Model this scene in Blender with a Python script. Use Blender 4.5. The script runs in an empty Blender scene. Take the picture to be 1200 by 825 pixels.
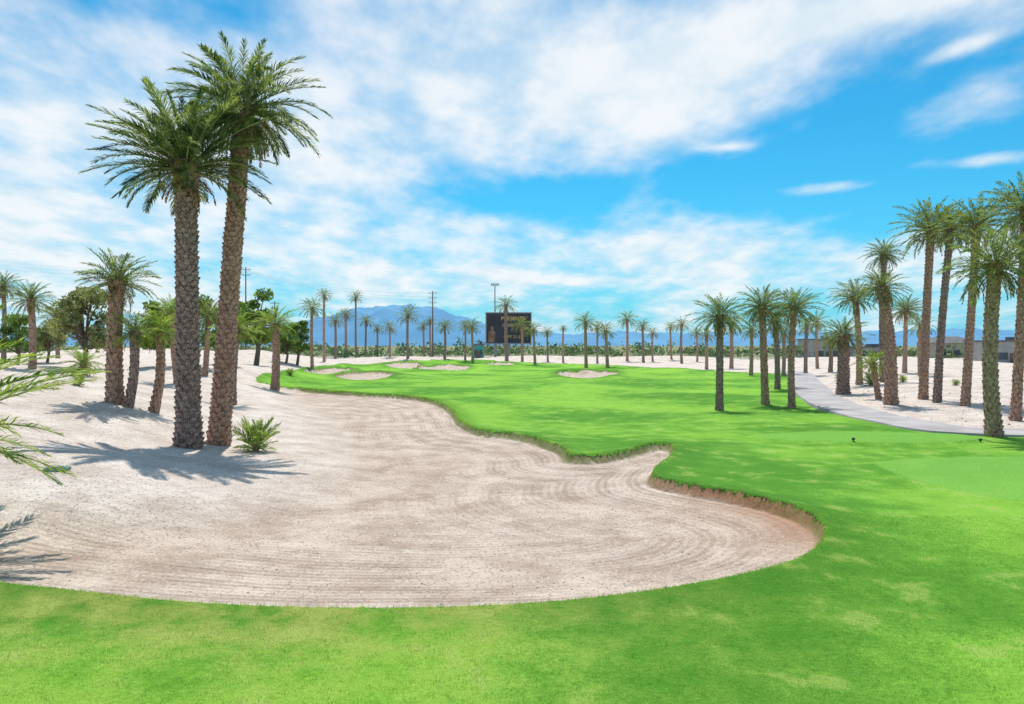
import bpy, math, random
import numpy as np
from mathutils import Vector
random.seed(7); rng=np.random.default_rng(7)
F=940.0; HOR=405.0; CH=3.2
scene=bpy.context.scene
def ss(a,b,x):
    t=np.clip((x-a)/(b-a),0,1); return t*t*(3-2*t)
def g2(x,y,cx,cy,rx,ry): return np.exp(-((x-cx)/rx)**2-((y-cy)/ry)**2)
# ------------------------------------------------------------ terrain
def H(x,y):
    x=np.asarray(x,float); y=np.asarray(y,float)
    r=np.sqrt(x*x+y*y)
    z=0.10*np.sin(x/6.5+1.3)*np.sin(y/8+0.5)*ss(10,28,r)
    z=z+0.13*np.sin(x/3.4+y/9+.6)*np.sin(y/4.6+x/11)*ss(22,34,y)*(1-ss(90,130,y))
    z=z+0.28*np.sin(x/21+2)*np.sin(y/27+.4)*ss(35,90,y)*(1-ss(300,600,r))
    xe=-4.8-0.21*(y-18)
    d=xe-x+0.8*np.sin(y/5.0)+0.5*np.sin(x/2.7+y/4)
    z=z+1.55*ss(0,12,d)*ss(9,19,y)*(1-ss(150,260,r))
    z=z+0.22*np.sin(x/2.9+1)*np.sin(y/3.7)*ss(1,6,d)*ss(12,20,y)*(1-ss(80,120,r))
    z=z+0.13*np.sin(x/1.25+y/3.1)*np.sin(y/1.6+.7)*ss(1,5,d)*ss(12,18,y)*(1-ss(60,90,r))
    for cx,cy,rx,ry,h in [(-33,112,11,9,1.1),(-20,150,16,8,1.3),(5,165,14,8,1.0),(30,160,15,8,1.2),(45,120,10,10,.8),
                          (34,62,9,9,.8),(27,50,5,8,.5),(44,85,10,12,1.0),(60,130,18,14,1.1),(-60,130,18,14,1.0),(-14,112,7,4,.5),(9,98,6,4,.5)]:
        z=z+h*g2(x,y,cx,cy,rx,ry)
    return z
def march(px,py,hf,tmax=420.):
    px=np.atleast_1d(np.asarray(px,float)); py=np.atleast_1d(np.asarray(py,float))
    t=np.geomspace(4,tmax,900)
    X=(px[:,None]-600)/F*t; Y=np.broadcast_to(t,X.shape); Z=CH+(HOR-py[:,None])/F*t
    hh=hf(X.ravel(),Y.ravel()).reshape(X.shape)
    below=(Z-hh)<=0
    idx=np.where(below.any(1),below.argmax(1),len(t)-1); idx=np.clip(idx,1,None)
    ar=np.arange(len(px)); d1=(Z-hh)[ar,idx]; d0=(Z-hh)[ar,idx-1]
    w=np.where((d0-d1)!=0,np.clip(d0/(d0-d1+1e-12),0,1),1)
    T=t[idx-1]+w*(t[idx]-t[idx-1])
    return (px-600)/F*T,T
def smooth(P,n=3):
    P=np.asarray(P,float); N=len(P); out=[]
    for i in range(N):
        p0,p1,p2,p3=P[(i-1)%N],P[i],P[(i+1)%N],P[(i+2)%N]
        for k in range(n):
            t=k/n
            out.append(0.5*((2*p1)+(p2-p0)*t+(2*p0-5*p1+4*p2-p3)*t*t+(3*p1-p0-3*p2+p3)*t**3))
    return np.array(out)
def sdpoly(x,y,P):
    x=np.asarray(x,float).ravel(); y=np.asarray(y,float).ravel()
    d2=np.full(x.shape,1e12); ins=np.zeros(x.shape,bool)
    N=len(P)
    for i in range(N):
        ax,ay=P[i]; bx,by=P[(i+1)%N]
        ex,ey=bx-ax,by-ay; L=ex*ex+ey*ey+1e-12
        t=np.clip(((x-ax)*ex+(y-ay)*ey)/L,0,1)
        q=(x-ax-t*ex)**2+(y-ay-t*ey)**2
        np.minimum(d2,q,out=d2)
        if ay!=by:
            c=((ay>y)!=(by>y)); ins^= c & (x<ex*(y-ay)/(ey+1e-15)+ax)
    d=np.sqrt(d2); return np.where(ins,d,-d)
gp=[(-200,676),(-90,684),(0,692),(100,702),(200,712),(300,718),(400,721),(480,721),(560,719),(640,715),(720,708),(800,698),(870,686),(920,672),(950,658),(965,640),(962,625),(940,610),(900,597),(850,586),(800,577),(770,570),(765,562),(772,553),(785,543),(790,533),(783,527),(765,527),(745,533),(720,539),(690,542),(668,541),(663,535),(655,530),(640,525),(620,518),(590,513),(562,510),(540,499),(532,488),(520,478),(500,471),(470,467),(430,465),(390,462),(350,458),(318,452),(300,444),(330,438),(365,433),(400,429),(450,427),(500,424),(560,424),(620,427),(700,430),(760,434),(830,438),(880,441),(925,443),(938,452),(955,466),(985,482),(1030,492),(1085,503),(1140,508),(1200,511)]
gx,gy=march([p[0] for p in gp],[p[1] for p in gp],H)
GP=np.stack([gx,gy],1)
GPs=smooth(np.vstack([GP,[[27,27.5],[40,27],[70,20],[70,-40],[-70,-40],[-70,6],[-25,9],[-14,11]]]),3)
holes=[]
for hp in [[(390,444),(412,439),(440,438),(466,441),(450,447),(415,449)],[(352,438),(380,434),(412,434),(418,438),(385,443)],
           [(442,430),(468,426),(494,428),(488,433),(460,434)],[(490,433),(520,429),(552,431),(544,437),(510,437)],
           [(650,440),(680,437),(724,438),(714,444),(690,447),(660,445)],[(566,428),(590,426),(604,428),(590,431)]]:
    hx,hy=march([p[0] for p in hp],[p[1] for p in hp],H); holes.append(smooth(np.stack([hx,hy],1),4))
bx,by=march([-150,-100,0,120,250,330,385,385,360,340,330,420,520,1000,1020,1000,400],[700,612,606,598,588,575,548,510,480,466,452,455,460,500,620,740,750],H)
BP=np.stack([bx,by],1)
tees=[]
for hp in [[(1028,546),(1060,541),(1120,539),(1200,538),(1400,540),(1400,610),(1200,592),(1130,580),(1070,565),(1036,553)],
           [(885,513),(950,509),(1050,509),(1120,511),(1148,516),(1100,521),(1000,521),(900,518)]]:
    hx,hy=march([p[0] for p in hp],[p[1] for p in hp],H); tees.append(smooth(np.stack([hx,hy],1),4))
def sdg_f(x,y):
    s=sdpoly(x,y,GPs)
    for h in holes: s=np.minimum(s,-sdpoly(x,y,h))
    return s
def sdt_f(x,y):
    return np.maximum(sdpoly(x,y,tees[0]),sdpoly(x,y,tees[1]))
def full(x,y,ret=False):
    x=np.asarray(x,float).ravel(); y=np.asarray(y,float).ravel()
    r=np.sqrt(x*x+y*y); near=r<260
    s=np.full(x.shape,-30.); st=np.full(x.shape,-30.); b=np.zeros(x.shape)
    s[near]=sdg_f(x[near],y[near]); st[near]=sdt_f(x[near],y[near])
    b[near]=ss(-1.6,1.6,sdpoly(x[near],y[near],BP))
    h=H(x,y)
    far=ss(45,80,y)
    step=0.10+0.08*far
    up=ss(-0.12,0.05,s)
    lip=(0.15+0.12*far)*np.exp(-np.clip(s,0,None)/(1.3+1.5*far))*ss(8,13,y)
    h=h+up*(step*np.maximum(b,far)*np.exp(-np.clip(s,0,None)/4)+lip*np.maximum(b,far))
    h=h-0.30*(1-np.exp(np.clip(s,None,0)/2.2))*b
    h=h+0.10*ss(-0.5,0.3,st)
    if ret: return h,s,st,b
    return h
def place(px,py,tmax=420.): 
    X,Y=march(px,py,full,tmax); return X,Y,full(X,Y)
# ------------------------------------------------------------ node helpers
class NT:
    def __init__(s,tree,dim='3D'): s.t=tree; s.n=tree.nodes; s.l=tree.links; s.dim=dim
    def new(s,ty,**k):
        n=s.n.new(ty)
        for a,b in k.items(): setattr(n,a,b)
        return n
    def put(s,sock,v):
        if hasattr(v,'is_output'): s.l.new(v,sock)
        elif v is not None:
            if isinstance(v,(tuple,list)) and len(v)==3 and sock.type=='RGBA': v=(*v,1)
            sock.default_value=v
    def m(s,op,a,b=None,c=None,clamp=False):
        n=s.new('ShaderNodeMath',operation=op); n.use_clamp=clamp
        s.put(n.inputs[0],a)
        if b is not None: s.put(n.inputs[1],b)
        if c is not None: s.put(n.inputs[2],c)
        return n.outputs[0]
    def mix(s,f,a,b,mode='MIX'):
        n=s.new('ShaderNodeMix',data_type='RGBA',blend_type=mode)
        s.put(n.inputs[0],f); s.put(n.inputs[6],a); s.put(n.inputs[7],b); return n.outputs[2]
    def sstep(s,x,a,b):
        n=s.new('ShaderNodeMapRange',interpolation_type='SMOOTHSTEP')
        s.put(n.inputs[0],x); n.inputs[1].default_value=a; n.inputs[2].default_value=b
        return n.outputs[0]
    def noise(s,vec,scale,detail=2,rough=.5,dist=0.):
        n=s.new('ShaderNodeTexNoise',noise_dimensions=s.dim); s.put(n.inputs['Vector'],vec)
        n.inputs['Scale'].default_value=scale; n.inputs['Detail'].default_value=detail
        n.inputs['Roughness'].default_value=rough; n.inputs['Distortion'].default_value=dist
        return n.outputs[0]
    def attr(s,name): return s.new('ShaderNodeAttribute',attribute_name=name).outputs['Fac']
    def vmul(s,v,k):
        n=s.new('ShaderNodeVectorMath',operation='MULTIPLY'); s.put(n.inputs[0],v); n.inputs[1].default_value=k; return n.outputs[0]
def newmat(name,dim='3D'):
    m=bpy.data.materials.new(name); m.use_nodes=True; t=NT(m.node_tree,dim)
    return m,t,m.node_tree.nodes['Principled BSDF']
def simple(name,c1,c2,scale=5,rough=.8,metal=0,bump=0.2,detail=2):
    m,t,b=newmat(name); g=t.new('ShaderNodeTexCoord').outputs['Object']
    n=t.noise(g,scale,detail); t.put(b.inputs['Base Color'],t.mix(t.sstep(n,.3,.7),c1,c2))
    b.inputs['Roughness'].default_value=rough; b.inputs['Metallic'].default_value=metal
    if bump:
        bp=t.new('ShaderNodeBump'); bp.inputs['Strength'].default_value=bump; bp.inputs['Distance'].default_value=.02
        t.put(bp.inputs['Height'],n); t.put(b.inputs['Normal'],bp.outputs[0])
    return m
def leafmat(name,c1,c2,scale=1.5,trans=.35,rough=.55):
    m=bpy.data.materials.new(name); m.use_nodes=True; t=NT(m.node_tree); m.node_tree.nodes.remove(m.node_tree.nodes['Principled BSDF'])
    P=t.new('ShaderNodeNewGeometry').outputs['Position']
    n=t.noise(P,scale*2.2,1,.7)
    col=t.mix(t.sstep(n,.36,.64),c1,c2)
    df=t.new('ShaderNodeBsdfDiffuse'); t.put(df.inputs[0],col)
    gl=t.new('ShaderNodeBsdfGlossy'); gl.inputs['Roughness'].default_value=rough*.8
    m1=t.new('ShaderNodeMixShader'); m1.inputs[0].default_value=.045; t.put(m1.inputs[1],df.outputs[0]); t.put(m1.inputs[2],gl.outputs[0])
    tr=t.new('ShaderNodeBsdfTranslucent'); t.put(tr.inputs[0],t.mix(1.,col,(1.3,1.35,.7),'MULTIPLY'))
    mx=t.new('ShaderNodeMixShader'); mx.inputs[0].default_value=trans
    t.put(mx.inputs[1],m1.outputs[0]); t.put(mx.inputs[2],tr.outputs[0])
    t.put(m.node_tree.nodes['Material Output'].inputs[0],mx.outputs[0])
    return m
# ------------------------------------------------------------ ground mesh
front=np.radians(np.arange(-54,54,0.18)); back=np.radians(np.arange(54,306,3))
ang=np.concatenate([front,back])
rad=np.concatenate([[0.001,.5,1,1.6,2.2],np.geomspace(3,210,620),np.geomspace(220,14000,60)])
NA,NR=len(ang),len(rad)
A,R=np.meshgrid(ang,rad); X=(R*np.sin(A)).ravel(); Y=(R*np.cos(A)).ravel()
hz,s_,st_,b_=full(X,Y,True)
hs_=np.full(X.shape,-30.); nn=(Y>60)&(Y<200)
for h in holes: hs_[nn]=np.maximum(hs_[nn],sdpoly(X[nn],Y[nn],h))
b_=np.maximum(b_,ss(-1,0,hs_))
sx,sy=march([915],[612],H)
soil=np.exp(-(((X-sx[0])/2.6)**2+((Y-sy[0])/2.2)**2))*np.exp(np.clip(s_,None,0)/0.9)
sx2,sy2=march([860],[580],H); redw=np.exp(-(((X-sx2[0])/3.)**2+((Y-sy2[0])/3.)**2))
dry=np.exp(-((X+4)/6.)**2)*ss(13,8,Y)*np.exp(-np.clip(s_,0,None)/1.8)
me=bpy.data.meshes.new('ground')
me.vertices.add(NA*NR); me.vertices.foreach_set('co',np.stack([X,Y,hz],1).astype(np.float32).ravel())
I,J=np.meshgrid(np.arange(NR-1),np.arange(NA),indexing='ij'); J2=(J+1)%NA
q=np.stack([I*NA+J,I*NA+J2,(I+1)*NA+J2,(I+1)*NA+J],-1).reshape(-1,4)[:,::-1]
nf=len(q); me.loops.add(nf*4); me.loops.foreach_set('vertex_index',q.astype(np.int32).ravel())
me.polygons.add(nf); me.polygons.foreach_set('loop_start',np.arange(0,nf*4,4,dtype=np.int32)); me.polygons.foreach_set('loop_total',np.full(nf,4,np.int32))
me.polygons.foreach_set('use_smooth',np.ones(nf,bool))
for nm,arr in [('sdg',s_),('sdt',st_),('bnk',b_),('soil',soil),('dry',dry),('redw',redw)]:
    a=me.attributes.new(nm,'FLOAT','POINT'); a.data.foreach_set('value',arr.astype(np.float32))
me.update(); me.validate()
ground=bpy.data.objects.new('ground',me); scene.collection.objects.link(ground)
m,t,b=newmat('ground_grass_and_sand','2D')
P=t.new('ShaderNodeNewGeometry').outputs['Position']
sdg=t.attr('sdg'); sdt=t.attr('sdt'); bnk=t.attr('bnk'); so=t.attr('soil'); dr=t.attr('dry'); rw=t.attr('redw')
nA=t.noise(P,.13,2); nB=t.noise(P,1.1,3,.65); nC=t.noise(P,14,3,.75); nD=t.noise(P,75,1,.7)
edge=t.m('ADD',sdg,t.m('MULTIPLY',t.m('SUBTRACT',t.noise(P,7,2,.7),.5),.16))
gm=t.sstep(edge,-.02,.02)
f=t.m('ADD',t.m('ADD',t.m('MULTIPLY',nA,.26),t.m('MULTIPLY',nB,.26)),t.m('ADD',t.m('MULTIPLY',nC,.24),t.m('MULTIPLY',nD,.24)))
gcol=t.mix(t.sstep(f,.40,.60),(.080,.245,.020),(.23,.49,.058))
gcol=t.mix(t.m('MULTIPLY',t.sstep(nA,.45,.60),.35),gcol,(.27,.49,.05))
gcol=t.mix(t.m('MULTIPLY',t.sstep(nA,.47,.34),.35),gcol,(.06,.21,.02))
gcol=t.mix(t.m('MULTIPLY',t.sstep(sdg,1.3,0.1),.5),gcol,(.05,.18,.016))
gcol=t.mix(t.m('MULTIPLY',dr,t.sstep(nB,.3,.65)),gcol,(.38,.36,.10))
gcol=t.mix(t.m('MULTIPLY',t.sstep(nB,.58,.70),.45),gcol,(.34,.42,.11))
tcol=t.mix(t.sstep(nC,.3,.7),(.165,.38,.055),(.21,.46,.075))
gcol=t.mix(t.m('MULTIPLY',t.sstep(sdt,-.08,.08),.8),gcol,tcol)
v=t.new('ShaderNodeTexVoronoi',voronoi_dimensions='2D'); t.put(v.inputs['Vector'],P); v.inputs['Scale'].default_value=11
peb=t.m('MULTIPLY',t.sstep(v.outputs['Distance'],.34,.20),t.sstep(v.outputs['Color'],.5,.7))
v2=t.new('ShaderNodeTexVoronoi',voronoi_dimensions='2D'); t.put(v2.inputs['Vector'],P); v2.inputs['Scale'].default_value=34
sn0=t.noise(P,.7,3,.65); sn1=t.noise(P,24,3,.8)
sn=t.m('ADD',t.m('MULTIPLY',sn0,.45),t.m('MULTIPLY',sn1,.55))
dune=t.mix(t.sstep(sn,.38,.62),(.52,.425,.36),(.74,.66,.59))
bsand=t.mix(t.sstep(sn,.38,.62),(.385,.29,.225),(.66,.545,.45))
wob=t.m('MULTIPLY',nA,14.); wob2=t.m('MULTIPLY',sn0,2.2)
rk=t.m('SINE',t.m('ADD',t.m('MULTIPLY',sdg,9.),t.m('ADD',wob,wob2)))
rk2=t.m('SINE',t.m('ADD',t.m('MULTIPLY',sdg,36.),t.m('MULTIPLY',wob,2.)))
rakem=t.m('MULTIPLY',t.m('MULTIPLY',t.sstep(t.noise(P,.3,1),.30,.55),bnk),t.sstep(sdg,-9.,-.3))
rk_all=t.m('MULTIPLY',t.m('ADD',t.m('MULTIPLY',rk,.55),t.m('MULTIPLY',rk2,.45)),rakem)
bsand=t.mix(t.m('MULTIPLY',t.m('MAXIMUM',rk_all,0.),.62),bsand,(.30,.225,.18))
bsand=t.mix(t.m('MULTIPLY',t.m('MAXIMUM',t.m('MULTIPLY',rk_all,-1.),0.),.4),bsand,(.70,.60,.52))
sand=t.mix(bnk,dune,bsand)
sand=t.mix(t.m('MULTIPLY',peb,.65),sand,t.mix(t.sstep(v.outputs['Color'],.75,.85),(.20,.16,.14),(.70,.66,.62)))
sand=t.mix(t.m('MULTIPLY',t.sstep(v2.outputs['Distance'],.28,.1),.4),sand,(.22,.175,.15))
sand=t.mix(t.m('MULTIPLY',so,.85,clamp=True),sand,(.40,.21,.12))
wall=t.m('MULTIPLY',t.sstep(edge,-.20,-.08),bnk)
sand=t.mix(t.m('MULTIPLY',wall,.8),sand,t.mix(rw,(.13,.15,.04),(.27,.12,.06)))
ln=t.new('ShaderNodeVectorMath',operation='LENGTH'); t.put(ln.inputs[0],P)
sand=t.mix(t.sstep(ln.outputs['Value'],180,260),sand,(.20,.22,.12))
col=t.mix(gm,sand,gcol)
t.put(b.inputs['Base Color'],col); b.inputs['Roughness'].default_value=.95; b.inputs['Specular IOR Level'].default_value=.1
hg=t.m('ADD',t.m('MULTIPLY',nD,.016),t.m('MULTIPLY',nC,.05))
hs=t.m('ADD',t.m('ADD',t.m('MULTIPLY',sn1,.035),t.m('MULTIPLY',t.noise(P,3.6,2),.12)),t.m('MULTIPLY',rk_all,.028))
hm=t.new('ShaderNodeMix',data_type='FLOAT'); t.put(hm.inputs[0],gm); t.put(hm.inputs[2],hs); t.put(hm.inputs[3],hg)
bp=t.new('ShaderNodeBump'); bp.inputs['Strength'].default_value=.8; bp.inputs['Distance'].default_value=1.0
t.put(bp.inputs['Height'],hm.outputs[0]); t.put(b.inputs['Normal'],bp.outputs[0])
me.materials.append(m)
# ------------------------------------------------------------ generic mesh
def mkobj(name,V,Fc,mats,mi=None,smooth_=False,parent=None,loc=None):
    me=bpy.data.meshes.new(name); me.from_pydata([tuple(v) for v in V],[],Fc)
    for mm in mats: me.materials.append(mm)
    if mi is not None: me.polygons.foreach_set('material_index',np.array(mi,np.int32))
    if smooth_: me.polygons.foreach_set('use_smooth',np.ones(len(Fc),bool))
    me.update(); o=bpy.data.objects.new(name,me); scene.collection.objects.link(o)
    if parent: o.parent=parent
    if loc is not None: o.location=loc
    return o
def empty(name,loc):
    e=bpy.data.objects.new(name,None); e.empty_display_size=.3; e.location=loc; scene.collection.objects.link(e); return e
class Acc:
    def __init__(s): s.V=[];s.F=[];s.M=[]
    def add(s,vs,fs,m=0):
        n=len(s.V); s.V.extend(vs)
        for f in fs: s.F.append(tuple(n+i for i in f)); s.M.append(m)
    def box(s,c,d,m=0,rz=0):
        x,y,z=[k/2 for k in d]; co,si=math.cos(rz),math.sin(rz)
        vs=[]
        for dx,dy,dz in [(-x,-y,-z),(x,-y,-z),(x,y,-z),(-x,y,-z),(-x,-y,z),(x,-y,z),(x,y,z),(-x,y,z)]:
            vs.append((c[0]+dx*co-dy*si,c[1]+dx*si+dy*co,c[2]+dz))
        s.add(vs,[(0,3,2,1),(4,5,6,7),(0,1,5,4),(1,2,6,5),(2,3,7,6),(3,0,4,7)],m)
    def tube(s,pts,rads,n=6,m=0,cap=True):
        base=len(s.V)
        for i,p in enumerate(pts):
            a=Vector(pts[max(i-1,0)]); c=Vector(pts[min(i+1,len(pts)-1)]); T=(c-a).normalized()
            U=T.cross(Vector((0,1,0)) if abs(T.y)<.9 else Vector((1,0,0))).normalized(); W=T.cross(U)
            for k in range(n):
                q=2*math.pi*k/n; s.V.append(tuple(Vector(p)+(U*math.cos(q)+W*math.sin(q))*rads[i]))
        for i in range(len(pts)-1):
            for k in range(n):
                s.F.append((base+i*n+k,base+i*n+(k+1)%n,base+(i+1)*n+(k+1)%n,base+(i+1)*n+k)); s.M.append(m)
        if cap:
            s.F.append(tuple(base+(len(pts)-1)*n+k for k in range(n))); s.M.append(m)
# ------------------------------------------------------------ materials
frondA=leafmat('palm_frond_green',(.06,.11,.035),(.27,.32,.12),1.3,.45)
frondB=leafmat('palm_frond_bright',(.10,.19,.03),(.36,.44,.11),1.3,.45)
rach=simple('palm_rachis',(.28,.28,.11),(.42,.37,.17),3,.6)
deadm=leafmat('palm_dead_frond',(.18,.10,.05),(.48,.30,.16),2,.2,.9)
fruit=simple('palm_fruit_stalk',(.55,.22,.05),(.45,.28,.08),6)
def barkmat(name,c1,c2,c3):
    m,t,b=newmat(name); P=t.new('ShaderNodeNewGeometry').outputs['Position']
    n=t.noise(P,7,3,.7); n2=t.noise(t.vmul(P,(1,1,.3)),38,1,.6)
    c=t.mix(t.sstep(n,.35,.65),c1,c2); c=t.mix(t.m('MULTIPLY',t.sstep(n2,.48,.68),.8),c,c3)
    t.put(b.inputs['Base Color'],c); b.inputs['Roughness'].default_value=.95
    bp=t.new('ShaderNodeBump'); bp.inputs['Strength'].default_value=.8; bp.inputs['Distance'].default_value=.03
    t.put(bp.inputs['Height'],n2); t.put(b.inputs['Normal'],bp.outputs[0]); return m
bark1=barkmat('palm_bark_dark',(.12,.075,.065),(.32,.21,.18),(.56,.44,.38))
bark2=barkmat('palm_bark_brown',(.22,.11,.08),(.48,.29,.21),(.64,.47,.37))
# ------------------------------------------------------------ palms
def crown_mesh(name,seed,nf,nl,K,lw,ratio,el_lo=-40,sag=(35,60),dead=6,nfruit=0,two=False,gmat=None,el_hi=84,deadL=(.4,.65)):
    r=random.Random(seed); a=Acc()
    def frond(az,el0,L,sg,bz,mi,mr,density=1.,lwk=1.):
        p=Vector((math.cos(az)*.045,math.sin(az)*.045,bz)); pts=[p]; tang=[]
        side=Vector((math.sin(az),-math.cos(az),0)); roll=r.uniform(-.6,.6); saz=r.uniform(-.35,.35)
        for k in range(K):
            s=(k+.5)/K; el=max(el0-sg*s**1.3,-math.radians(88)); aa=az+saz*s
            T=Vector((math.cos(el)*math.cos(aa),math.cos(el)*math.sin(aa),math.sin(el)))
            tang.append(T); p=p+T*(L/K); pts.append(p)
        tang.append(tang[-1])
        a.tube(pts,[.011*L*(1-.85*i/K)*(1.6 if i==0 else 1)+.0006 for i in range(K+1)],3,mr,False)
        n=max(3,int(nl*density))
        for sgn in (-1,1):
            for j in range(n):
                s=.13+.87*(j+r.random()*.6)/n; q=s*K; i=min(int(q),K-1); fr=min(q-i,1)
                o=pts[i].lerp(pts[i+1],fr); T=tang[i].lerp(tang[i+1],fr).normalized()
                S=(side-T*side.dot(T)).normalized()
                U=S.cross(T).normalized()
                if U.z<0: U=-U
                S2=S*math.cos(roll)+U*math.sin(roll); U2=U*math.cos(roll)-S*math.sin(roll)
                an=math.radians(60-34*s+r.uniform(-10,10)); vb=math.radians(24+r.uniform(-22,22))
                D=T*math.cos(an)+(S2*sgn*math.cos(vb)+U2*math.sin(vb))*math.sin(an)
                l=ratio*L*min(1,.45+1.6*(s-.13)/.3*.5)*(1-.62*max(0,(s-.55)/.45)**1.4)*r.uniform(.8,1.15)
                N=D.cross(Vector((r.uniform(-.5,.5),r.uniform(-.5,.5),1))).normalized()
                w=lw*lwk*r.uniform(.8,1.2)
                if two:
                    mid=o+D*l*.55; D2=(D+Vector((0,0,-.4))).normalized(); e=mid+D2*l*.45
                    a.add([o-N*w*.35,o+N*w*.35,mid+N*w*.5,mid-N*w*.5,e],[(0,1,2,3),(3,2,4)],mi)
                else:
                    D2=(D+Vector((0,0,-.15))).normalized(); mid=o+D*l*.45; e=o+D2*l
                    a.add([o,mid+N*w*.55,e,mid-N*w*.55],[(0,1,2,3)],mi)
    for i in range(nf):
        tt=(i+.5)/nf; az=i*2.39996+r.uniform(-.25,.25)
        el=math.radians(el_hi+(el_lo-el_hi)*tt**.85+r.uniform(-9,9))
        L=(.72+.3*math.sin(math.pi*min(1,tt*1.1))**.7)*r.uniform(.8,1.08)
        sg=math.radians(r.uniform(*sag))*(.75+.4*math.cos(max(el,0)))
        frond(az,el,L,sg,-.10*tt,0,1)
    for i in range(dead):
        frond(r.uniform(0,6.28),math.radians(r.uniform(-65,-20)),r.uniform(*deadL),math.radians(60),-.13,2,2,.6)
    for i in range(nfruit):
        az=r.uniform(0,6.28); p=Vector((.04*math.cos(az),.04*math.sin(az),-.04)); pts=[p]
        for k in range(5):
            el=.6-.55*k; p=p+Vector((math.cos(az)*math.cos(el),math.sin(az)*math.cos(el),math.sin(el)))*.075; pts.append(p)
        a.tube(pts,[.006]*6,3,3,False)
        for k in range(26):
            d=Vector((r.uniform(-.5,.5),r.uniform(-.5,.5),-1)).normalized()*r.uniform(.08,.2)
            n=Vector((.004,.004,0)); a.add([p-n,p+n,p+d],[(0,1,2)],3)
    for i in range(60):
        az=i*2.4; z=-.28+.26*i/60; el=1.05-.1*r.random()
        D=Vector((math.cos(az)*math.cos(el),math.sin(az)*math.cos(el),math.sin(el))); o=Vector((math.cos(az)*.055,math.sin(az)*.055,z))
        S=Vector((-math.sin(az),math.cos(az),0))*.022; e=o+D*r.uniform(.07,.14)
        a.add([o-S,o+S,e+S*.5,e-S*.5],[(0,1,2,3)],2 if r.random()<.8 else 1)
    me=bpy.data.meshes.new(name); me.from_pydata([tuple(v) for v in a.V],[],a.F)
    for mm in [gmat or frondA,rach,deadm,fruit]: me.materials.append(mm)
    me.polygons.foreach_set('material_index',np.array(a.M,np.int32)); me.update(); return me
heroA=crown_mesh('crown_hero_a',1,84,56,9,.011,.175,-12,(25,58),14,6,True,None,84,(.22,.42))
heroB=crown_mesh('crown_hero_b',2,80,54,9,.011,.175,-30,(30,62),16,4,True,None,84,(.3,.6))
mid=[crown_mesh('crown_mid_%d'%i,10+i,60,26,6,.018,.18,-24-3*i,(26,62),6+2*i,3,False) for i in range(4)]
midb=[crown_mesh('crown_midb_%d'%i,20+i,54,26,6,.019,.18,-25,(28,60),3,2,False,frondB) for i in range(2)]
far=[crown_mesh('crown_far_%d'%i,30+i,36,12,5,.034,.20,-35,(30,70),4,0,False) for i in range(5)]
edgec=crown_mesh('crown_young',61,38,50,10,.010,.17,-8,(22,50),1,0,True,frondB,75)
def trunk(parent,top,r0,r1,seed,detail,mat,bend=.0):
    r=random.Random(seed); a=Acc(); top=Vector(top); L=top.length
    n=14 if detail else 8; K=24 if detail else 9
    bx,by=r.uniform(-1,1)*bend,r.uniform(-1,1)*bend
    def pt(s): return Vector((top.x*s+bx*math.sin(math.pi*s),top.y*s+by*math.sin(math.pi*s),top.z*s-(.25 if s==0 else 0)))
    kk=.84 if detail==2 else .75
    def rd(s): return kk*(r0+(r1-r0)*s)*(1+.22*math.exp(-s*14))*(1+.25*math.exp(-((s-1)/.06)**2))
    a.tube([pt(i/K) for i in range(K+1)],[rd(i/K)*.93 for i in range(K+1)],n,0)
    if detail:
        dz=.15 if detail==2 else .19; rings=int(L/dz); nb=8
        for i in range(rings):
            s=(i+.5)/rings; c=pt(s); rr=rd(s)
            for k in range(nb):
                q=2*math.pi*(k+.5*(i%2)+r.uniform(-.14,.14))/nb+i*.07
                w=math.pi/nb*1.05; h=dz*r.uniform(.85,1.3)
                def c3(ang,z,rad): return (c.x+math.cos(ang)*rad,c.y+math.sin(ang)*rad,c.z+z)
                out=rr*(1.10+r.uniform(0,.18)+.18*math.exp(-((s-1)/.08)**2))
                a.add([c3(q-w,0,rr*.95),c3(q,-h,rr*.93),c3(q+w,0,rr*.95),c3(q-w*.55,h*.5,out),c3(q+w*.55,h*.5,out),c3(q,h*.7,rr*.88)],
                      [(0,1,3),(1,4,3),(1,2,4),(0,3,5),(3,4,5),(4,2,5)],0)
    return mkobj('trunk',a.V,a.F,[mat],None,False,parent)
def palm(name,base,topv,L,cmesh,r0,r1,seed,detail,mat,bend=0.,rot=None):
    e=empty(name,base); trunk(e,topv,r0,r1,seed,detail,mat,bend)
    c=bpy.data.objects.new('crown',cmesh); scene.collection.objects.link(c); c.parent=e
    c.location=topv; c.scale=(L,L,L); rr=random.Random(seed)
    c.rotation_euler=(rr.uniform(-.08,.08),rr.uniform(-.08,.08),rr.uniform(0,6.28) if rot is None else rot)
    return e
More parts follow.
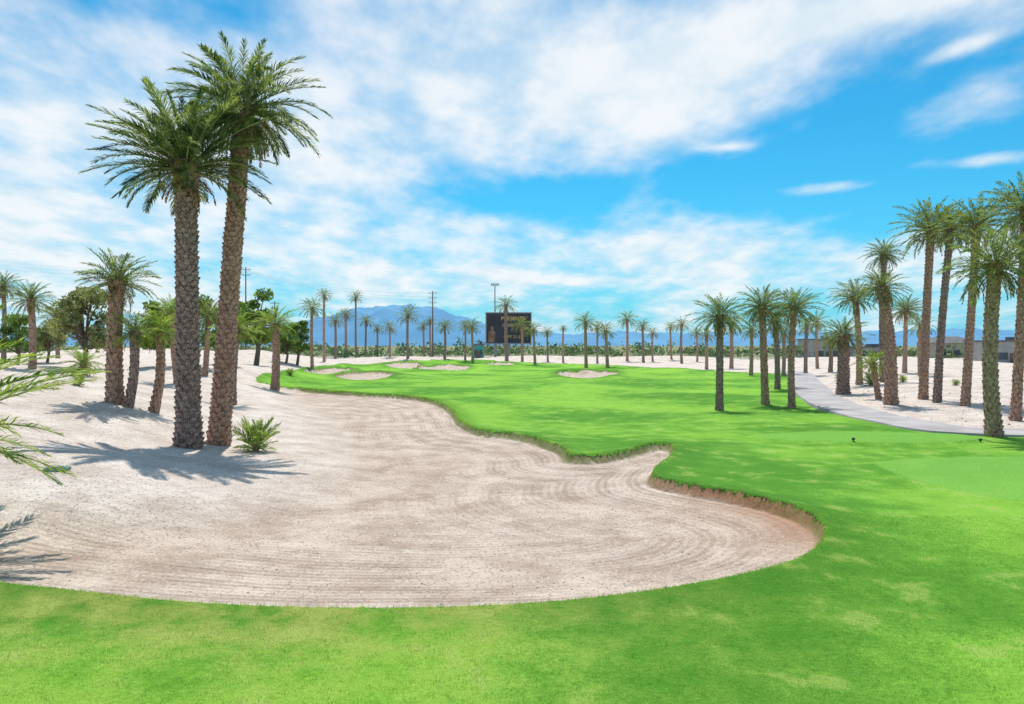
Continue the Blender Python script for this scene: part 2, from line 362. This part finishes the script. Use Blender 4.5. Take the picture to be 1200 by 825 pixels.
T=[(221,524,219,190,206,31,'hA'),(256,521,287,126,174,26,'hB'),
(135,472,141,328,90,23,'m'),(150,477,158,388,62,14,'b'),(180,483,184,388,66,14,'b'),(38,432,38,350,52,10,'m'),(4,425,4,335,42,8,'m'),(68,420,68,372,46,7,'m'),
(208,450,203,368,56,9,'b'),(272,474,276,385,62,12,'b'),(322,457,322,380,58,12,'b'),(240,440,245,370,50,8,'m'),(100,440,99,425,46,7,'b'),
(366,432,366,360,34,5,'f'),(380,424,380,345,22,4,'f'),(393,420,393,375,24,4,'f'),(405,419,405,368,22,4,'f'),(417,416,417,348,20,3,'f'),(428,418,429,376,22,3,'f'),(442,418,442,385,18,3,'f'),(457,418,457,384,22,3,'f'),(478,420,478,369,31,4,'f'),(497,418,496,382,18,3,'f'),(505,418,504,376,16,3,'f'),(521,421,521,382,26,4,'f'),(545,421,545,381,20,3,'f'),(554,425,553,382,28,4,'f'),
(594,423,593,357,30,5,'f'),(612,424,611,380,26,4,'f'),(627,427,625,386,26,4,'f'),(642,424,641,389,18,3,'f'),(660,425,660,384,12,3,'f'),(687,431,686,377,31,5,'f'),(700,426,700,384,22,3,'f'),(712,430,710,387,28,5,'f'),(735,423,735,374,28,4,'f'),(754,425,753,381,22,4,'f'),(765,424,765,390,18,3,'f'),(787,421,786,383,18,3,'f'),(799,426,799,380,24,4,'f'),(817,424,816,390,20,3,'f'),(828,433,828,392,26,5,'f'),
(843,481,843,369,62,11,'m'),(857,432,857,380,36,6,'f'),(897,474,892,358,64,11,'m'),(911,456,908,376,48,8,'m'),(928,478,931,360,62,10,'m'),(918,440,919,390,36,6,'f'),(944,440,946,380,36,6,'f'),(958,432,957,376,34,5,'f'),(880,440,880,385,36,6,'f'),
(988,462,988,392,54,18,'m'),(1007,451,1003,348,56,9,'m'),(1044,474,1035,336,60,18,'m'),(1035,448,1037,297,48,9,'m'),(1060,437,1062,362,46,8,'m'),(1078,440,1080,380,36,6,'f'),(973,436,973,398,34,7,'f'),(1030,468,1022,425,44,9,'b'),
(1082,468,1089,268,88,12,'m'),(1098,472,1113,268,68,11,'m'),(1131,476,1143,264,84,12,'m'),(1165,511,1168,308,118,21,'m'),(1190,493,1206,245,112,14,'m'),(1215,500,1235,290,100,13,'m')]
bxs,bys,bzs=place([k[0] for k in T],[k[1] for k in T])
for i,k in enumerate(T):
    D=bys[i]; topz=CH+(HOR-k[3])/F*D-bzs[i]; topx=(k[2]-k[0])/F*D
    L=k[4]/2*D/F/.88; r0=k[5]/2*D/F; kd=k[6]; rot=None
    if kd in 'mb' : cm=random.choice(mid if kd=='m' else midb); det=1 if D<75 else 0; 
    if kd=='f': cm=random.choice(far); det=0; r0*=1.15
    if kd=='hA': cm=heroA; det=2; rot=2.2; L*=.96
    if kd=='hB': cm=heroB; det=2; rot=.4
    mt=bark1 if kd=='hA' or (i%3==0 and kd!='hB' and k[0]<1150) else bark2
    palm('date_palm_tree',(bxs[i],bys[i],bzs[i]-.03),(topx,random.uniform(-.2,.2),topz),L,cm,r0,r0*.84,100+i,det,mt,.0 if kd=='hA' else .12,rot)
lz=full([-9.0],[12.0])[0]
palm('date_palm_tree',(-9.0,12.0,lz),(0,0,2.0-lz),2.75,edgec,.24,.22,5,2,bark2,0.,rot=.6)
shr=crown_mesh('fan_palm_crown',77,40,16,4,.035,.28,8,(10,35),1,0,False,frondB)
for px,py,h in [(300,529,46),(92,452,16),(1021,452,20),(60,443,10),(985,447,12),(340,440,10),(1058,448,10),(1120,452,9)]:
    x,y,z=place([px],[py]); D=y[0]
    e=empty('fan_palm_shrub',(x[0],D,z[0])); c=bpy.data.objects.new('fronds',shr); scene.collection.objects.link(c); c.parent=e
    s=h*D/F/1.05; c.scale=(s*.72,s*.72,s); c.location=(0,0,s*.14); c.rotation_euler=(0,0,px)
    a=Acc(); a.tube([(0,0,-.1),(0,0,s*.14)],[s*.09,s*.07],8,0); mkobj('stem',a.V,a.F,[bark2],None,False,e)
# ------------------------------------------------------------ broadleaf trees
leafm=leafmat('tree_leaves',(.06,.13,.025),(.24,.35,.08),.5,.3)
olive=leafmat('olive_leaves',(.15,.17,.07),(.38,.40,.18),.5,.3)
woodm=simple('tree_bark',(.10,.07,.05),(.2,.15,.11),8)
def clump(a,c,rr,n,sz,r,m):
    for _ in range(n):
        d=Vector((r.gauss(0,1),r.gauss(0,1),r.gauss(0,1))).normalized()*(r.random()**.45)
        p=Vector((c[0]+d.x*rr[0],c[1]+d.y*rr[1],c[2]+d.z*rr[2]))
        u=Vector((r.gauss(0,1),r.gauss(0,1),r.gauss(0,1))).normalized(); w=u.cross(Vector((r.gauss(0,1),r.gauss(0,1),r.gauss(0,1)))).normalized()
        s=sz*r.uniform(.6,1.3); a.add([p-u*s,p+w*s*.55,p+u*s,p-w*s*.55],[(0,1,2,3)],m)
def btree(name,px,py,wpx,hpx,lm,seed):
    x,y,z=place([px],[py]); D=y[0]; w=wpx*D/F; h=hpx*D/F; r=random.Random(seed)
    e=empty(name,(x[0],D,z[0])); a=Acc(); lv=Acc()
    a.tube([(0,0,-.2),(.05*w,0,h*.2),(.02*w,0,h*.42)],[h*.035,h*.028,h*.02],8)
    for i in range(18):
        az=i*2.4; rr=w*.36*r.uniform(.3,1.05); zz=h*r.uniform(.30,.88); f=1-.5*max(0,(zz/h-.6)/.4)
        c=(rr*f*math.cos(az),rr*f*math.sin(az),zz)
        a.tube([(.03*w,0,h*r.uniform(.2,.4)),(c[0]*.5,c[1]*.5,zz*.75),c],[h*.015,h*.009,h*.003],5)
        k=w*r.uniform(.14,.23); clump(lv,c,(k,k,k*.72),280,h*.022,r,0)
    mkobj('trunk_and_limbs',a.V,a.F,[woodm],None,False,e); mkobj('foliage',lv.V,lv.F,[lm],None,False,e)
for i,(px,py,w,h,lm) in enumerate([(97,432,76,100,olive),(300,428,56,98,leafm),(222,430,64,94,leafm),(268,428,50,84,leafm),(348,428,36,56,leafm),(20,428,54,62,leafm),(55,425,46,52,olive),(185,430,54,82,leafm),(335,426,40,48,leafm)]):
    btree('olive_tree' if lm is olive else 'broadleaf_tree',px,py,w,h,lm,50+i)
a=Acc(); r=random.Random(3)
for i in range(330):
    az=math.radians(r.uniform(-42,42)); D=r.uniform(205,330); x=D*math.sin(az); y=D*math.cos(az)
    big=1.6 if az<-.28 else (.95 if az<.2 else .75)
    h=r.uniform(.9,3.0)*big*(1.5 if r.random()<.12 else 1); w=r.uniform(2.,5.)
    clump(a,(x,y,h*.7+.2),(w,w*.6,h),50,.55,r,0)
mkobj('distant_tree_line',a.V,a.F,[leafmat('distant_leaves',(.08,.14,.06),(.24,.32,.13),.12,.1)])
# ------------------------------------------------------------ cart path
pp=[(932,436),(938,444),(950,456),(972,472),(1005,484),(1050,494),(1100,503),(1160,507),(1240,509)]
qx,qy=march([p[0] for p in pp],[p[1] for p in pp],H)
C=np.stack([qx,qy],1); C=np.vstack([2*C[0]-C[1],C,2*C[-1]-C[-2]]); pts=[]
for i in range(1,len(C)-2):
    for k in range(24):
        t_=k/24; p0,p1,p2,p3=C[i-1],C[i],C[i+1],C[i+2]
        pts.append(.5*((2*p1)+(p2-p0)*t_+(2*p0-5*p1+4*p2-p3)*t_*t_+(3*p1-p0-3*p2+p3)*t_**3))
pts=np.array(pts); tg=np.gradient(pts,axis=0); tg/=np.linalg.norm(tg,axis=1)[:,None]; nm=np.stack([-tg[:,1],tg[:,0]],1)
offs=np.array([-1.2,-1.15,-.6,0,.6,1.15,1.2]); hgt=np.array([-.15,.06,.06,.06,.06,.06,-.15])
PX=pts[:,None,0]+nm[:,None,0]*offs; PY=pts[:,None,1]+nm[:,None,1]*offs
zc=full(PX.ravel(),PY.ravel()).reshape(PX.shape); zc=zc.max(1)[:,None]*np.ones((1,7)); PZ=zc+hgt
V=np.stack([PX,PY,PZ],-1).reshape(-1,3); W=7
Fc=[(i*W+j,i*W+j+1,(i+1)*W+j+1,(i+1)*W+j) for i in range(len(pts)-1) for j in range(W-1)]
mkobj('cart_path',V,Fc,[simple('path_concrete',(.30,.275,.275),(.43,.395,.39),.8,.9,0,.1,4)])
# ------------------------------------------------------------ mountains
ks=[(-700,390),(-100,386),(100,390),(250,388),(330,380),(380,372),(425,361),(455,358),(480,357),(510,362),(540,370),(575,380),(610,387),(680,391),(740,388),(800,391),(900,387),(1000,391),(1100,387),(1200,390),(1500,386),(2200,392)]
azs=np.radians(np.linspace(-62,62,700)); fr=np.linspace(0,1,9)
pxs=600+F*np.tan(azs); hp=np.interp(pxs,[k[0] for k in ks],[HOR-k[1] for k in ks])
jag=sum(np.sin(azs*f_+p_)*a_ for f_,p_,a_ in [(60,1,.8),(133,2,.7),(290,.5,.45),(610,3,.3),(1300,1,.2)])
V=[];Fc=[]
for i,f_ in enumerate(fr):
    rr=7000+2600*f_; env=math.sin(f_*math.pi/2)**.8
    zz=np.maximum(0,(hp+jag))*rr/F*env*(1+.10*np.sin(azs*170+f_*5)*(1-f_)*4*f_)
    V+= list(zip(rr*np.sin(azs),rr*np.cos(azs),zz-20*(i==0)))
n=len(azs)
for i in range(8):
    for j in range(n-1): Fc.append((i*n+j,i*n+j+1,(i+1)*n+j+1,(i+1)*n+j))
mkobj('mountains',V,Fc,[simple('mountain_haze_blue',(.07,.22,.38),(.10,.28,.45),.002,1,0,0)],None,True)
# ------------------------------------------------------------ structures
metal=simple('galvanised_metal',(.25,.26,.27),(.35,.36,.37),3,.5,.3); darkm=simple('dark_panel',(.015,.018,.025),(.03,.035,.05),.3,.5,0,0)
gold=simple('gold_lettering',(.65,.45,.15),(.75,.55,.22),2,.5,0,0); skin=simple('poster_figure_tone',(.16,.09,.06),(.30,.19,.13),1,.7,0,0)
glass=simple('window_glass',(.03,.05,.07),(.05,.08,.11),1,.15,0,0)
w1=simple('stucco_grey',(.30,.29,.28),(.38,.37,.35),1,.9); w2=simple('stucco_tan',(.42,.36,.30),(.50,.44,.37),1,.9); roofm=simple('roof_dark',(.10,.10,.11),(.16,.15,.15),1,.9)
teal=simple('teal_paint',(.05,.28,.26),(.07,.34,.31),1,.6)
def X_(px,D): return (px-600)/F*D
def Z_(py,D): return CH+(HOR-py)/F*D
D=200.; gz=full([X_(596,D)],[D])[0]; e=empty('billboard_sign',(X_(596,D),D,gz))
zb=Z_(402,D)-gz; zt=Z_(367,D)-gz; w=52*D/F
a=Acc(); a.box((0,0,(zb+zt)/2),(w,.8,zt-zb),0); mkobj('panel',a.V,a.F,[darkm],None,False,e)
a=Acc()
for zz in (zb-.1,zt+.1): a.box((0,0,zz),(w+.5,1.1,.25))
for xx in (-w/2-.1,w/2+.1): a.box((xx,0,(zb+zt)/2),(.25,1.1,zt-zb))
mkobj('frame',a.V,a.F,[metal],None,False,e)
a=Acc()
for xx in (-w*.3,0,w*.3): a.tube([(xx,.3,-.5),(xx,.3,zb)],[.35,.3],10)
a.box((0,-.9,zb-.35),(w,.9,.08)); mkobj('posts',a.V,a.F,[metal],None,False,e)
a=Acc(); a.tube([(-w*.38,-.45,zb+.15),(-w*.38,-.45,zb+2.0),(-w*.375,-.45,zb+2.9),(-w*.37,-.45,zb+3.2)],[.8,.9,.8,.2],12); a.tube([(-w*.37,-.45,zb+3.1),(-w*.37,-.45,zb+3.45),(-w*.37,-.45,zb+3.9),(-w*.37,-.45,zb+4.15)],[.22,.38,.36,.15],12)
for v in range(len(a.V)): x_,y_,z_=a.V[v]; a.V[v]=(x_,-.42+(y_+.45)*.05,z_)
mkobj('printed_figure',a.V,a.F,[skin],None,False,e)
for txt,zz,sz in [('PRESENTS',zt-1.8,1.35),('DESERT LIVE',zt-3.3,.95),('SEPT 21-22',zb+1.2,1.0)]:
    cu=bpy.data.curves.new('lettering','FONT'); cu.body=txt; cu.size=sz; cu.align_x='CENTER'; cu.extrude=.02
    o=bpy.data.objects.new('lettering',cu); scene.collection.objects.link(o); o.parent=e; o.location=(w*.10,-.44,zz); o.rotation_euler=(math.pi/2,0,0); cu.materials.append(gold)
def pole(name,px,top,D,heads=False,arms=0):
    gz=full([X_(px,D)],[D])[0]; h=Z_(top,D)-gz; e=empty(name,(X_(px,D),D,gz))
    a=Acc(); a.tube([(0,0,-.3),(0,0,h)],[.22,.13],8); mkobj('pole',a.V,a.F,[metal if heads else woodm],None,False,e)
    a=Acc()
    if heads:
        a.box((0,0,h+.1),(2.0,.3,.12))
        for k in (-.8,-.27,.27,.8): a.box((k,-.3,h+.38),(.38,.35,.4))
    for k in range(arms):
        zz=h-.6-1.3*k; a.box((0,0,zz),(2.4-.3*k,.12,.13))
        for q in (-1.1,-.6,.6,1.1): a.tube([(q*.95,0,zz+.05),(q*.95,0,zz+.35)],[.05,.07],6)
    mkobj('lamp_heads' if heads else 'crossarms',a.V,a.F,[metal],None,False,e); return h+gz
pole('floodlight_pole',580,335,202,True); h1=pole('utility_pole',507,341,215,False,4); h2=pole('utility_pole',288,313,190,False,2); pole('utility_pole',322,353,210,False,2)
h3=pole('utility_pole',-120,285,150,False,3)
a=Acc()
def wire(p,q,sag):
    pts=[]
    for k in range(25):
        s=k/24; v=Vector(p).lerp(Vector(q),s); v.z-=sag*4*s*(1-s); pts.append(v)
    a.tube(pts,[.016]*25,4)
for k in range(3):
    wire((X_(-120,150)+k-1,150,h3-.4-k),(X_(288,190)+k-1,190,h2-.4-k*.5),2.2)
    wire((X_(288,190)+k-1,190,h2-.4-k*.5),(X_(507,215)+k-1,215,h1-.4-k),1.8)
mkobj('power_lines',a.V,a.F,[metal])
def house(name,px,D,wpx,hm,wall,dep=9,gable=False):
    x=X_(px,D); gz=full([x],[D])[0]-.3; w=wpx*D/F; e=empty(name,(x,D,gz))
    a=Acc(); a.box((0,0,hm/2),(w,dep,hm)); mkobj('walls',a.V,a.F,[wall],None,False,e)
    a=Acc()
    if gable:
        o=.5; a.add([(-w/2-o,-dep/2-o,hm),(w/2+o,-dep/2-o,hm),(w/2+o,dep/2+o,hm),(-w/2-o,dep/2+o,hm),(-w/2+dep*.3,0,hm+1.6),(w/2-dep*.3,0,hm+1.6)],[(0,1,5,4),(1,2,5),(2,3,4,5),(3,0,4),(3,2,1,0)])
    else:
        a.box((0,0,hm+.15),(w+.6,dep+.6,.3)); a.box((w*.2,0,hm+.6),(w*.25,dep*.4,.6))
    mkobj('roof',a.V,a.F,[roofm],None,False,e)
    a=Acc(); n=max(2,int(w/3.2)); fl=max(1,int(hm/2.8))
    for f_ in range(fl):
        for k in range(n):
            a.box((-w/2+(k+.5)*w/n,-dep/2-.02,1.6+2.8*f_),(w/n*.5,.08,1.3))
    mkobj('windows',a.V,a.F,[glass],None,False,e)
    a=Acc(); a.box((-w/2+w/n,-dep/2-.03,1.05),(1.0,.1,2.1)); mkobj('door',a.V,a.F,[woodm],None,False,e)
house('stucco_house',1180,150,66,4.2,w1); house('stucco_house',962,205,40,5.0,w1); house('stucco_house',1110,200,50,4.0,w2,9,True); house('stucco_house',1015,200,40,3.0,w1)
house('maintenance_shed',561,190,12,3.4,teal,4)
a=Acc(); xs=np.linspace(-75,95,86)
fz=full(xs,np.full(xs.shape,186.))
for x,z in zip(xs,fz): a.box((x,186,z+.8),(.08,.08,2.2))
for i in range(len(xs)-1):
    for k in (.3,.9,1.7): 
        a.tube([(xs[i],186,fz[i]+k),(xs[i+1],186,fz[i+1]+k)],[.03,.03],4,0,False)
mkobj('perimeter_fence',a.V,a.F,[simple('fence_green',(.03,.10,.06),(.05,.14,.09),2,.6)])
for px,py in [(1000,517),(1149,518)]:
    x,y,z=place([px],[py]); a=Acc()
    a.tube([(0,0,-.05),(0,0,.03),(0,0,.05),(0,0,.10),(0,0,.12)],[.015,.015,.055,.055,.02],12); mkobj('tee_marker',a.V,a.F,[darkm],None,True,None,(x[0],y[0],z[0]))
x,y,z=place([67],[551]); a=Acc(); a.box((0,0,.02),(.45,.24,.08),0,.2); a.box((0,0,.065),(.36,.17,.02),0,.2); a.box((.1,0,.08),(.06,.03,.02),0,.2)
mkobj('irrigation_valve_box',a.V,a.F,[simple('valve_box_green',(.14,.24,.19),(.20,.32,.26),4)],None,False,None,(x[0],y[0],z[0]))
# gravel
a=Acc(); r=random.Random(9); N=9000
D=np.exp(rng.uniform(math.log(9.5),math.log(60),N)); az=rng.uniform(-.62,.62,N); gx_=D*np.tan(az); gy_=D
gz_,gs,_,gb=full(gx_,gy_,True)
for i in range(N):
    if gs[i]>-.25: continue
    if gb[i]>.5 and r.random()<.45: continue
    s=r.uniform(.008,.024)*(1.8 if r.random()<.05 else 1)*(2.4 if gx_[i]>8 and gy_[i]>25 else 1); c=Vector((gx_[i],gy_[i],gz_[i]))
    vs=[c+Vector((math.cos(k*1.2566)*s*r.uniform(.7,1.2),math.sin(k*1.2566)*s*r.uniform(.7,1.2),-.005)) for k in range(5)]+[c+Vector((0,0,s*.8))]
    a.add(vs,[(0,1,5),(1,2,5),(2,3,5),(3,4,5),(4,0,5)])
mkobj('gravel',a.V,a.F,[simple('gravel_stone',(.25,.21,.19),(.6,.55,.5),1.5)])
def blades(x,y,hh,ww):
    n=len(x); z=full(x,y); th=rng.uniform(0,6.283,n); ln=rng.normal(0,.45,(n,2))*hh[:,None]
    dx=np.cos(th)*ww; dy=np.sin(th)*ww
    v=np.empty((n,3,3)); v[:,0]=np.stack([x-dx,y-dy,z-.004],1); v[:,1]=np.stack([x+dx,y+dy,z-.004],1); v[:,2]=np.stack([x+ln[:,0],y+ln[:,1],z+hh],1)
    return v.reshape(-1,3)
N=190000; D=6.0*np.exp(rng.random(N)*math.log(15/6.)); x=D*rng.uniform(-.72,.72,N); y=D
s=sdg_f(x,y); st=sdt_f(x,y); k=(s>.0)&(st<-.05); x=x[k];y=y[k]
v1=blades(x,y,rng.uniform(.010,.030,len(x)),np.full(len(x),.0026)*(y/8))
seg=GPs
xs=[];ys=[]
for i in range(len(seg)):
    p,q_=seg[i],seg[(i+1)%len(seg)]
    if p[1]<8 or p[1]>60 or abs(p[0])>p[1]*.75: continue
    L=np.linalg.norm(q_-p); n=int(L*200); tt=rng.random(n)
    xs.append(p[0]+(q_[0]-p[0])*tt+rng.normal(0,.06,n)); ys.append(p[1]+(q_[1]-p[1])*tt+rng.normal(0,.06,n))
xs=np.concatenate(xs); ys=np.concatenate(ys)
v2=blades(xs,ys,rng.uniform(.012,.045,len(xs)),np.full(len(xs),.004)*np.maximum(1,ys/18))
V=np.vstack([v1,v2]).astype(np.float32); n=len(V)//3
me=bpy.data.meshes.new('grass'); me.vertices.add(len(V)); me.vertices.foreach_set('co',V.ravel())
me.loops.add(n*3); me.loops.foreach_set('vertex_index',np.arange(n*3,dtype=np.int32)); me.polygons.add(n)
me.polygons.foreach_set('loop_start',np.arange(0,n*3,3,dtype=np.int32)); me.polygons.foreach_set('loop_total',np.full(n,3,np.int32)); me.update(); me.validate()
me.materials.append(leafmat('turf_blades',(.15,.32,.04),(.42,.56,.13),2,.45,.6))
o=bpy.data.objects.new('grass',me); scene.collection.objects.link(o)
# ------------------------------------------------------------ sky + sun
sd=Vector((-.4,4.7,11.0)).normalized(); el=math.asin(sd.z); azs_=math.atan2(sd.x,sd.y)
sl=bpy.data.lights.new('sun','SUN'); sl.energy=4.7; sl.angle=math.radians(.5); sl.color=(1,.95,.875)
so_=bpy.data.objects.new('sun',sl); so_.rotation_euler=(-sd).to_track_quat('-Z','Y').to_euler(); so_.location=(0,0,60); scene.collection.objects.link(so_)
w=bpy.data.worlds.new('World'); scene.world=w; w.use_nodes=True; t=NT(w.node_tree,'2D'); bg=w.node_tree.nodes['Background']
sky=t.new('ShaderNodeTexSky',sky_type='NISHITA'); sky.sun_disc=False; sky.sun_elevation=el; sky.sun_rotation=azs_
sky.air_density=1.0; sky.dust_density=.3; sky.ozone_density=2.0
base=t.mix(1.,sky.outputs[0],(.16,1.10,1.36),'MULTIPLY')
tc=t.new('ShaderNodeTexCoord').outputs['Generated']; sp=t.new('ShaderNodeSeparateXYZ'); t.put(sp.inputs[0],tc); dx,dy,dz=sp.outputs
haze=t.m('MULTIPLY',t.m('EXPONENT',t.m('MULTIPLY',t.m('MAXIMUM',dz,0.),-11.)),.85)
base=t.mix(haze,base,(2.8,6.3,9.0))
u=t.m('ARCTAN2',dx,dy); vv=t.m('ARCSINE',dz)
dd=t.m('ADD',t.m('MAXIMUM',dz,0.),.16)
cb=t.new('ShaderNodeCombineXYZ'); t.put(cb.inputs[0],t.m('DIVIDE',dx,dd)); t.put(cb.inputs[1],t.m('DIVIDE',dy,dd))
mp=t.new('ShaderNodeMapping'); t.put(mp.inputs[0],cb.outputs[0]); mp.inputs['Rotation'].default_value=(0,0,math.radians(-22)); mp.inputs['Scale'].default_value=(1.25,.8,1); mp.inputs['Location'].default_value=(5.3,2.7,0)
n1=t.noise(mp.outputs[0],1.1,4,.5,0.); n2=t.noise(mp.outputs[0],4.0,4,.55,0.)
nz=t.m('ADD',t.m('MULTIPLY',n1,.62),t.m('MULTIPLY',n2,.38))
def ell(px,py,a,b_,rot,wt):
    u0=math.atan((px-600)/F); v0=math.atan((HOR-py)/math.hypot(F,px-600)); c,s=math.cos(rot),math.sin(rot)
    du=t.m('SUBTRACT',u,u0); dv=t.m('SUBTRACT',vv,v0)
    p=t.m('MULTIPLY',t.m('ADD',t.m('MULTIPLY',du,c),t.m('MULTIPLY',dv,s)),F/a); q=t.m('MULTIPLY',t.m('SUBTRACT',t.m('MULTIPLY',dv,c),t.m('MULTIPLY',du,s)),F/b_)
    g=t.m('EXPONENT',t.m('MULTIPLY',t.m('ADD',t.m('MULTIPLY',p,p),t.m('MULTIPLY',q,q)),-1.)); return t.m('MULTIPLY',g,wt)
cov=None
for E in [(1120,85,230,60,.15,-.42),(1120,235,240,70,0,-.45),(950,170,140,50,.3,-.36),(645,222,110,26,.1,-.40),(800,225,110,30,.2,-.28),(620,352,170,16,0,-.12),(60,212,150,12,0,-.20),(140,0,110,18,0,-.15),
          (430,110,420,110,.12,.28),(120,280,280,110,0,.24),(480,300,200,40,.1,.16),(1115,128,85,28,.35,.50),(972,220,42,8,.05,.95),(1150,188,66,9,0,.75),(1128,55,36,8,.2,.65),(860,285,240,30,-.04,.36),(1040,305,240,34,0,.24),(1060,-2,260,20,.1,.5),(620,325,60,7,-.1,.35),(800,90,200,60,.3,.20),(852,172,26,5,0,.45),(700,330,90,6,0,.25),(560,262,60,8,0,.2)]:
    g=ell(*E); cov=g if cov is None else t.m('ADD',cov,g)
val=t.m('ADD',t.m('ADD',cov,.50),t.m('MULTIPLY',t.m('SUBTRACT',nz,.5),2.1))
cl=t.m('MULTIPLY',t.sstep(val,.14,1.04),.93)
cc=t.mix(t.sstep(n2,.3,.7),(7.6,8.7,9.4),(9.5,9.7,9.9))
t.put(bg.inputs[0],t.mix(cl,base,cc)); bg.inputs[1].default_value=.1
try:
    w.cycles.sampling_method='MANUAL'; w.cycles.sample_map_resolution=256
except Exception as ex: print(ex)
# ------------------------------------------------------------ camera
cam=bpy.data.cameras.new('camera'); cam.sensor_width=36; cam.lens=36*F/1200; cam.shift_y=-(412.5-HOR)/1200; cam.clip_end=30000; cam.clip_start=.1
co=bpy.data.objects.new('camera',cam); co.location=(0,0,CH); co.rotation_euler=(math.pi/2,0,0); scene.collection.objects.link(co); scene.camera=co
scene.view_settings.view_transform='Standard'; scene.view_settings.look='None'; scene.view_settings.exposure=0
